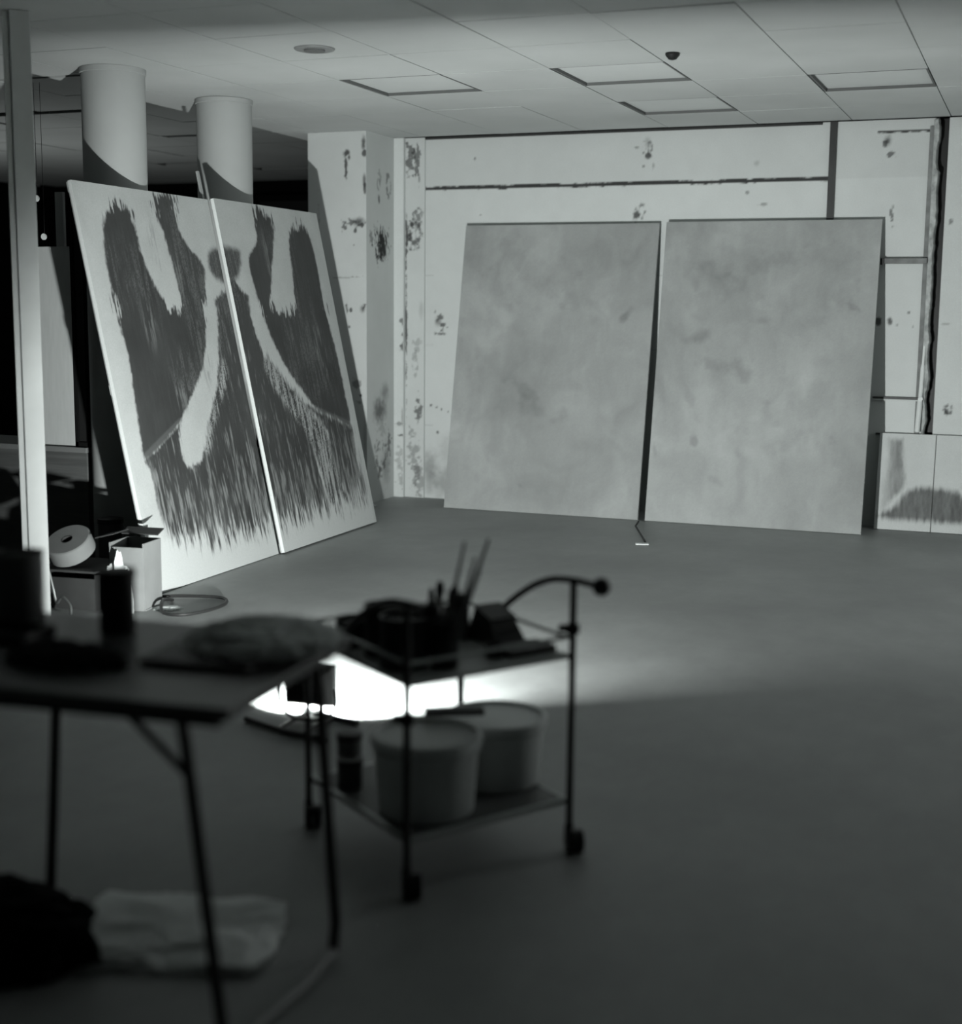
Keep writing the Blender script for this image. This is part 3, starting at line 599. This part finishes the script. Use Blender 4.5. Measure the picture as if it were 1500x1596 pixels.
def crumple(name, c, sx, sy, h, m, seed, label, cat, sub=5, amp=0.35, rz=0.0, freq=3.0, parent=None, square=0.0, ridge=1.0):
    b2 = bmesh.new(); bmesh.ops.create_icosphere(b2, subdivisions=sub, radius=1.0)
    for v in b2.verts:
        p = v.co.copy(); q = p * freq + Vector((seed, seed * 1.7, 0))
        r = abs(mn.noise(q)) * 1.2 + abs(mn.noise(q * 2.3)) * 0.6 * ridge + abs(mn.noise(q * 5.1)) * 0.25 * ridge
        k = 1 + amp * (0.6 - r)
        x, y, z = p.x * k, p.y * k, p.z * k
        if square:
            l = max(abs(x), abs(y), 1e-6) / max(math.hypot(x, y), 1e-6); f_ = 1 + square * (1 / max(l, .6) - 1) ; x *= f_; y *= f_
        v.co = Vector((x * sx, y * sy, max(0.0, z + 0.15) * h / 1.15))
    mb = MB(); mb.add(b2); o = mb.build(name, m, parent, True); o.location = c; o.rotation_euler = (0, 0, rz)
    if label: tag(o, label, cat)
    return o
crumple('crumpled_paper', (-4.095, 5.585, 0.182), 0.05, 0.05, 0.09, mat('dull_paper', 0.22, 0.8), 2.0, 'crumpled white paper on the crate between paper roll and carton', 'paper', 4, 0.6)
# open carton
t = thing('carton', (-3.94, 5.47, 0), 'open light cardboard carton of crumpled paper beside the painting corner', 'carton', 0.15)
b = MB(); b.box((0, -0.09, 0.15), (0.17, 0.006, 0.30)).box((0, 0.09, 0.16), (0.17, 0.006, 0.32)).box((-0.085, 0, 0.16), (0.006, 0.18, 0.32)).box((0.085, 0, 0.16), (0.006, 0.18, 0.32)).box((0, 0, 0.004), (0.19, 0.18, 0.006)).build('body', m_card, t)
b = MB(); b.box((-0.13, 0.02, 0.342), (0.10, 0.15, 0.005), Matrix.Rotation(math.radians(-14), 3, 'Y')).build('flap', mat('flap_dark', 0.03, 0.8), t)
b = MB(); b.box((-0.02, 0.12, 0.345), (0.19, 0.07, 0.005), Matrix.Rotation(math.radians(18), 3, 'X')).build('flap', mat('flap_dark', 0.03, 0.8), t)
crumple('crumpled_wrapping', (-3.935, 5.325, 0.0), 0.065, 0.028, 0.25, mat('bright_wrap', 0.7, 0.7), 5.0, 'torn bright white wrapping paper heaped before the carton', 'paper', 5, 0.4, 0.1, 1.5, ridge=0.5)
crumple('paper_scrap', (-3.775, 5.48, 0.0), 0.06, 0.045, 0.010, mat('bright_wrap', 0.8, 0.7), 9.0, 'flat white scrap of paper on the floor under the cable loop', 'paper', 4, 0.6, 0.4)
t = thing('black_canister', (-4.545, 6.10, 0), 'dark canister standing at the foot of the left column', 'canister')
MB().lathe([(0.055, 0.0), (0.066, 0.01), (0.066, 0.27), (0.06, 0.28)], n=32).build('body', mat('canister', 0.05, 0.6), t, True)
MB().lathe([(0.069, 0.275), (0.069, 0.30), (0.05, 0.305), (0.0005, 0.305)], n=32).build('lid', m_black, t, True)
pts = ring_curve([(-3.955, 5.65, .012), (-3.84, 5.72, .012), (-3.66, 5.76, .012), (-3.565, 5.66, .012), (-3.55, 5.50, .012), (-3.60, 5.36, .012), (-3.70, 5.345, .014), (-3.78, 5.44, .034), (-3.83, 5.54, .03), (-3.84, 5.62, .012), (-3.90, 5.66, .010)], 10)
tag(shift(MB().tube(pts, 0.008, 8).build('cable', m_black, smooth=True), (-3.75, 5.5, 0)), 'black cable lying in a wide loop on the floor by the painting corner', 'cable')
pts = ring_curve([(-4.30, 5.18, .01), (-4.25, 5.19, .12), (-4.235, 5.2, .2), (-4.21, 5.2, .12), (-4.19, 5.2, .05), (-4.15, 5.19, .08), (-4.10, 5.18, .05), (-4.08, 5.16, .01)], 8)
tag(shift(MB().tube(pts, 0.007, 8).build('wire_loop', m_steel, smooth=True), (-4.2, 5.19, 0)), 'pale bent wire standing in loops in front of the crate', 'wire')

# ------------------------------------------------------------------ table with its load
RZ = math.radians(5.5)
t = thing('folding_table', (-1.385, 2.705, 0), 'dark folding table with thin tube legs at the left', 'table', RZ)
TZ = 0.70; TW, TD = 1.05, 0.60
MB().box((-TW / 2, -TD / 2, TZ - 0.012), (TW, TD, 0.024), bev=0.002).build('tabletop', mat('table_board', 0.085, 0.33, var=0.35, scale=5, spec=0.6), t)
MB().box((-TW / 2, -TD + 0.030, TZ - 0.034), (TW - 0.06, 0.018, 0.020)).box((-TW / 2, -0.03, TZ - 0.038), (TW - 0.08, 0.018, 0.028)).build('apron', m_blackmetal, t)
inv = Matrix.Rotation(-RZ, 3, 'Z')
def tl(p): return inv @ (Vector(p) - Vector((-1.385, 2.705, 0)))
for pts in ([(-1.452, 2.14, .675), (-1.442, 2.14, .62), (-1.415, 2.14, .40), (-1.388, 2.14, .18), (-1.366, 2.14, .012)],
            [(-1.43, 2.62, .675), (-1.415, 2.62, .56), (-1.398, 2.62, .3), (-1.382, 2.62, .07), (-1.378, 2.60, .012)],
            [(-2.06, 2.55, .675), (-2.066, 2.55, .50), (-2.105, 2.55, .01)],
            [(-2.13, 2.02, .675), (-2.14, 2.12, .50), (-2.18, 2.02, .01)]):
    MB().tube([tl(p) for p in pts], 0.0125, 12).build('leg', m_blackmetal, t, True)
MB().tube([tl((-1.59, 2.14, .672)), tl((-1.441, 2.14, .555)), tl((-1.43, 2.14, .535))], 0.008, 10).build('brace', m_blackmetal, t, True)
MB().tube([tl((-2.0, 2.53, .672)), tl((-2.08, 2.545, .56))], 0.008, 10).build('brace', m_blackmetal, t, True)
MB().tube([tl((-1.378, 2.60, .012)), tl((-1.36, 2.45, .012)), tl((-1.366, 2.14, .012))], 0.010, 10).build('foot_rail', mat('rail_pale', 0.3, 0.5), t, True)

def can(loc, r, h, m, label, cat='can', lid=None, name='paint_can', rz=0):
    t = thing(name, loc, label, cat, rz)
    MB().lathe([(r * .96, 0.0), (r, 0.003), (r, h - 0.006), (r * 1.04, h - 0.004), (r * 1.04, h), (r * 0.93, h), (r * 0.93, h - 0.012), (0.0005, h - 0.012)], n=36).build('body', m, t, True)
    if lid: MB().lathe([(r * 1.06, h - 0.012), (r * 1.06, h + 0.004), (r * 0.9, h + 0.006), (0.0005, h + 0.006)], n=36).build('lid', lid, t, True)
    return t
m_can = mat('can_black', 0.014, 0.5); m_can2 = mat('can_dark', 0.05, 0.5)
can((-1.885, 2.545, TZ), 0.040, 0.135, m_can, 'black round paint can standing near the middle of the table', lid=m_black)
can((-2.17, 2.56, TZ), 0.058, 0.155, mat('tub_grey', 0.10, 0.5), 'dark grey plastic tub at the far left of the table', 'tub', name='plastic_tub')
# black board added as the shadow under the crumpled cloth, cloth on top
t = thing('cloth_shade_board', (-1.555, 2.435, TZ), 'thin black board added as shade on the table, under the crumpled cloth', 'board', 0.12)
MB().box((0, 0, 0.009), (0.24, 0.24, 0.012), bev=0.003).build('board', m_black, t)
crumple('crumpled_cloth', (-1.50, 2.53, TZ + 0.016), 0.15, 0.15, 0.040, mat('rag', 0.6, 0.85, var=0.35, scale=9), 12.0, 'grey crumpled cloth heaped at the right end of the table', 'cloth', 6, 0.35, -0.2, 2.2)
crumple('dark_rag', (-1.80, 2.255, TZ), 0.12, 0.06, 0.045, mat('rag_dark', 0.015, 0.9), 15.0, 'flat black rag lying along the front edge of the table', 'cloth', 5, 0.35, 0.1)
t = thing('paint_tray', (-2.06, 2.38, TZ), 'low black tray on the table in front of the grey tub', 'tray', 0.1)
MB().box((0, 0, 0.005), (0.17, 0.11, 0.008)).box((0, 0.055, 0.014), (0.18, 0.008, 0.025)).box((0, -0.055, 0.014), (0.18, 0.008, 0.025)).box((0.088, 0, 0.014), (0.008, 0.11, 0.025)).box((-0.088, 0, 0.014), (0.008, 0.11, 0.025)).build('tray', m_black, t)

# bag and plastic sheet on the floor
crumple('black_bag', (-2.13, 2.30, 0), 0.29, 0.165, 0.15, mat('bag_black', 0.004, 0.9, spec=0.1), 21.0, 'large black sack slumped on the floor under the table', 'bag', 6, 0.3, 0.3, 1.6)
crumple('plastic_sheet', (-1.76, 2.555, 0), 0.21, 0.17, 0.035, mat('sheet_pale', 0.88, 0.5, var=0.25, scale=5), 31.0, 'pale crumpled plastic sheet on the floor beside the black sack', 'plastic sheet', 6, 0.35, 0.28, 1.8, square=0.9, ridge=0.5)

# ------------------------------------------------------------------ trolley
TA, TB, TC = Vector((-1.09, 3.389, 0)), Vector((-1.362, 2.953, 0)), Vector((-1.811, 3.28, 0)); TD_ = TA + TC - TB
c0 = (TA + TC) / 2; t = thing('trolley', (c0.x, c0.y, 0), 'two-tier serving trolley with black tube frame, ball handles and casters', 'trolley')
def K(p): return Vector(p) - Vector((c0.x, c0.y, 0))
uh = (TD_ - TA).normalized(); zz = Vector((0, 0, 1))
prof = [(-0.105, 0.731), (-0.05, 0.730), (0, 0.728), (0.08, 0.718), (0.15, 0.697), (0.22, 0.664), (0.29, 0.622), (0.35, 0.580), (0.385, 0.548)]
for (F, Bk) in ((TA, TD_), (TB, TC)):
    h = MB().tube(ring_curve([K(F + uh * s_ + zz * z_) for s_, z_ in prof], 5), 0.0095, 12).build('handle', m_blackmetal, t, True)
    MB().lathe([(0.0005, -0.024)] + [(0.024 * math.cos(a), 0.024 * math.sin(a)) for a in np.linspace(-1.4, 1.4, 11)] + [(0.0005, 0.024)], K(F + uh * -0.118 + zz * 0.731), n=24).build('ball', m_black, h, True)
for P, top in ((TA, .728), (TB, .728), (TC, .57), (TD_, .57)):
    l = MB().tube([K(P + zz * 0.065), K(P + zz * (top / 2)), K(P + zz * top)], 0.0095, 12).build('leg', m_blackmetal, t, True)
    cs = MB(); a_ = 0.5; ax = Vector((math.cos(a_), math.sin(a_), 0)); off = Vector((0.018, -0.01, 0))
    for sg in (-1, 1): cs.lathe([(0.004, -0.007), (0.030, -0.011), (0.032, 0.0), (0.030, 0.011), (0.004, 0.007)], K(P) + off + ax * (0.0115 * sg) + zz * 0.030, n=24, axis=ax)
    cs.tube([K(P) + zz * 0.07, K(P) + zz * 0.05, K(P) + off + zz * 0.032], [0.012, 0.014, 0.010], 10)
    cs.build('caster', m_black, l, True)
def quad(a, b, c, d, inset=0.0):
    m_ = (a + b + c + d) / 4; return [p + (m_ - p).normalized() * inset for p in (a, b, c, d)]
m_rail = mat('chrome_rail', 0.55, 0.3, metal=0.6)
q = quad(TA, TB, TC, TD_, 0.012)
def slab(name, q, z, th, m, par):
    b = MB(); lo = [b.bm.verts.new(K(p + zz * z)) for p in q]; hi = [b.bm.verts.new(K(p + zz * (z + th))) for p in q]
    b.bm.faces.new(lo); b.bm.faces.new(hi)
    for k in range(4): b.bm.faces.new((lo[k], lo[(k + 1) % 4], hi[(k + 1) % 4], hi[k]))
    return b.build(name, m, par)
s = slab('shelf', q, 0.520, 0.012, mat('shelf_white', 0.45, 0.4), t)
b = MB()
for i in range(4):
    p1, p2 = q[i], q[(i + 1) % 4]
    b.tube([K(p1 + zz * 0.577), K(p2 + zz * 0.577)], 0.0055, 8)
    b.tube([K(p1 + zz * 0.526), K(p2 + zz * 0.526)], 0.0075, 8)
b.build('rail', m_rail, s, True)
s = slab('shelf', q, 0.128, 0.012, mat('shelf_low', 0.14, 0.5), t)
b = MB()
for i in range(4): b.tube([K(q[i] + zz * 0.134), K(q[(i + 1) % 4] + zz * 0.134)], 0.0095, 8)
b.build('rail', m_rail, s, True)
for P, z_ in ((TB, .445), (TA, .60)):
    MB().lathe([(0.012, -0.014), (0.018, -0.012), (0.018, 0.012), (0.012, 0.014)], K(P + zz * z_) , n=16).tube([K(P + zz * z_), K(P + zz * z_) + Vector((-0.036, -0.006, 0))], 0.010, 10).build('clamp', m_black, t, True)

def bucket(loc, r, h, label, rz):
    t = thing('bucket', loc, label, 'bucket', rz, 'white buckets on the trolley')
    MB().lathe([(r * .86, 0.0), (r * .88, 0.004), (r * 0.96, h * 0.80), (r * 1.0, h * 0.81), (r * 1.0, h * 0.85), (r * .965, h * 0.86), (r * .98, h - 0.012), (0.0005, h - 0.012)], n=56).build('body', mat('bucket_white', 0.66, 0.45, var=0.06), t, True)
    l = MB().lathe([(r * 1.0, h - 0.022), (r * 1.035, h - 0.020), (r * 1.035, h), (r * .95, h + 0.002), (r * .93, h - 0.006), (0.0005, h - 0.006)], n=56).build('lid', mat('lid_white', 0.75, 0.4), t, True)
    pts = [(r * 1.0 * math.cos(a), r * 1.02 * math.sin(a) , h * 0.80 - 0.07 * math.sin((a - 0.2) * 1.1)) for a in np.linspace(0.2, 2.95, 16)]
    MB().tube(pts, 0.003, 6).build('handle', m_steel, t, True)
    return t
bucket((-1.405, 3.165, 0.1445), 0.139, 0.200, 'white lidded bucket at the front of the bottom trolley shelf', 0.3)
bucket((-1.325, 3.448, 0.1445), 0.137, 0.182, 'white lidded bucket at the back of the bottom trolley shelf', 0.2)
# scraper lying on the rear bucket and small pots at the left of the shelf
tag(shift(MB().box((-1.40, 3.335, 0.357), (0.16, 0.045, 0.016), 0.5, 0.003).build('wooden_block', m_can2), (-1.40, 3.335, 0.349)), 'flat dark block lying across the two bucket lids', 'block')
o = can((-1.66, 3.235, 0.1445), 0.034, 0.075, m_can2, 'small dark jar beside the rear leg, lower shelf of the trolley', 'jar', m_black, 'jar')
o = can((-1.70, 3.31, 0.1445), 0.034, 0.12, mat('jar_grey', 0.14, 0.5), 'taller grey jar with black lid on lower shelf of the trolley', 'jar', m_black, 'jar')

# things on the top shelf
Z1 = 0.5325
o = can((-1.437, 3.098, Z1), 0.060, 0.13, m_can, 'wide black tub at the front corner of the top trolley shelf', 'tub', name='paint_tub')
o = can((-1.343, 3.135, Z1), 0.035, 0.12, m_can, 'black jar holding long paint brushes on the trolley', 'jar', name='brush_jar')
o = can((-1.535, 3.185, Z1), 0.050, 0.135, m_can, 'black can behind the wide tub on the trolley', 'can')
o = can((-1.655, 3.245, Z1), 0.045, 0.075, m_can, 'small black can at the left rear corner of the trolley top', 'can')
o = can((-1.50, 3.33, Z1), 0.040, 0.10, m_can, 'black can in the middle of the trolley top behind others', 'can', m_black)
can((-1.415, 3.245, Z1), 0.034, 0.125, m_can2, 'slim dark jar between the brush jar and rear cans', 'jar', name='jar')
can((-1.265, 3.28, Z1), 0.024, 0.035, m_can, 'tiny black pot on the trolley top in front of the box', 'pot', name='pot')
# round tin and box towards the far corner
t = thing('brush_box', (-1.325, 3.45, Z1), 'small dark sloping box on the right of the trolley top', 'box', -0.62)
b = MB(); P8 = [(-.075, -.05, 0), (.075, -.05, 0), (.075, .05, 0), (-.075, .05, 0), (-.05, -.04, .085), (.03, -.04, .06), (.03, .04, .06), (-.05, .04, .085)]
vs = [b.bm.verts.new(p) for p in P8]
for f_ in ((0, 1, 2, 3), (4, 5, 6, 7), (0, 1, 5, 4), (1, 2, 6, 5), (2, 3, 7, 6), (3, 0, 4, 7)): b.bm.faces.new([vs[k] for k in f_])
b.build('body', m_can2, t); MB().box((-0.01, 0, 0.078), (0.085, 0.085, 0.006), Matrix.Rotation(0.30, 3, 'Y')).build('lid', m_black, t)
can((-1.425, 3.43, Z1), 0.026, 0.09, mat('jar_glass', 0.16, 0.2), 'small grey jar left of the sloping box', 'jar', name='jar')
# brushes in the jar
def brush(base, tip, label, hr=0.0045, fer=True, bristle=0.035, bw=0.011):
    base, tip = Vector(base), Vector(tip); d = (tip - base).normalized(); L_ = (tip - base).length
    t = thing('paint_brush', base, label, 'brush', 0, 'brushes in the trolley jar')
    h = MB().tube([d * 0.0, d * (L_ * .45), d * (L_ - bristle - 0.03)], [hr * .6, hr * 1.15, hr], 10).build('handle', mat('brush_handle', 0.09, 0.5), t, True)
    MB().tube([d * (L_ - bristle - 0.032), d * (L_ - bristle)], [hr * 1.2, bw * .8], 10).build('ferrule', mat('ferrule', 0.12, 0.4, metal=0.6), t, True)
    MB().tube([d * (L_ - bristle), d * (L_ - bristle * .5), d * L_], [bw * .8, bw, bw * .45], 10).build('bristles', mat('bristle', 0.07, 0.9), t, True)
JB = (-1.345, 3.135, Z1 + 0.014)
tips = [((-1.335, 3.14), (-1.255, 3.205, .852), 'tallest paint brush in the jar, leaning right', .0055, .05, .009), ((-1.355, 3.13), (-1.297, 3.15, .850), 'tall paint brush left of the tallest in the jar', .005, .045, .009),
        ((-1.33, 3.12), (-1.243, 3.12, .79), 'medium paint brush leaning furthest right in the jar', .005, .045, .011), ((-1.34, 3.15), (-1.295, 3.215, .80), 'medium paint brush between the tall ones in the jar', .005, .04, .012),
        ((-1.36, 3.145), (-1.325, 3.16, .735), 'short thick paint brush upright in the jar', .006, .04, .016), ((-1.362, 3.12), (-1.372, 3.12, .715), 'short paint brush at the left of the jar', .005, .035, .012),
        ((-1.335, 3.115), (-1.282, 3.10, .73), 'short stubby paint brush at the right of the jar', .006, .04, .017)]
for n_, ((bx, by), tp, lab, hr, bl, bw) in enumerate(tips):
    if n_ < 4: brush(tp, (bx, by, Z1 + 0.016), lab, hr, True, bl, bw)      # handles up
    else: brush((bx, by, Z1 + 0.016), tp, lab, hr, True, bl, bw)
for k, (bx, by, tx, ty, tz, lab) in enumerate(((-1.41, 3.24, -1.405, 3.25, .725, 'thick brush standing in the slim dark jar'), (-1.425, 3.25, -1.44, 3.27, .70, 'thin brush standing in the slim dark jar'))):
    brush((bx, by, Z1 + 0.014), (tx, ty, tz), lab, .005, True, .035, .013 - .004 * k)
tag(shift(MB().box((-1.215, 3.36, Z1 + 0.010), (0.15, 0.09, 0.018), 1.0, 0.002).build('flat_case', m_can2), (-1.215, 3.36, Z1)), 'flat dark case lying at the right end of the trolley top', 'case')
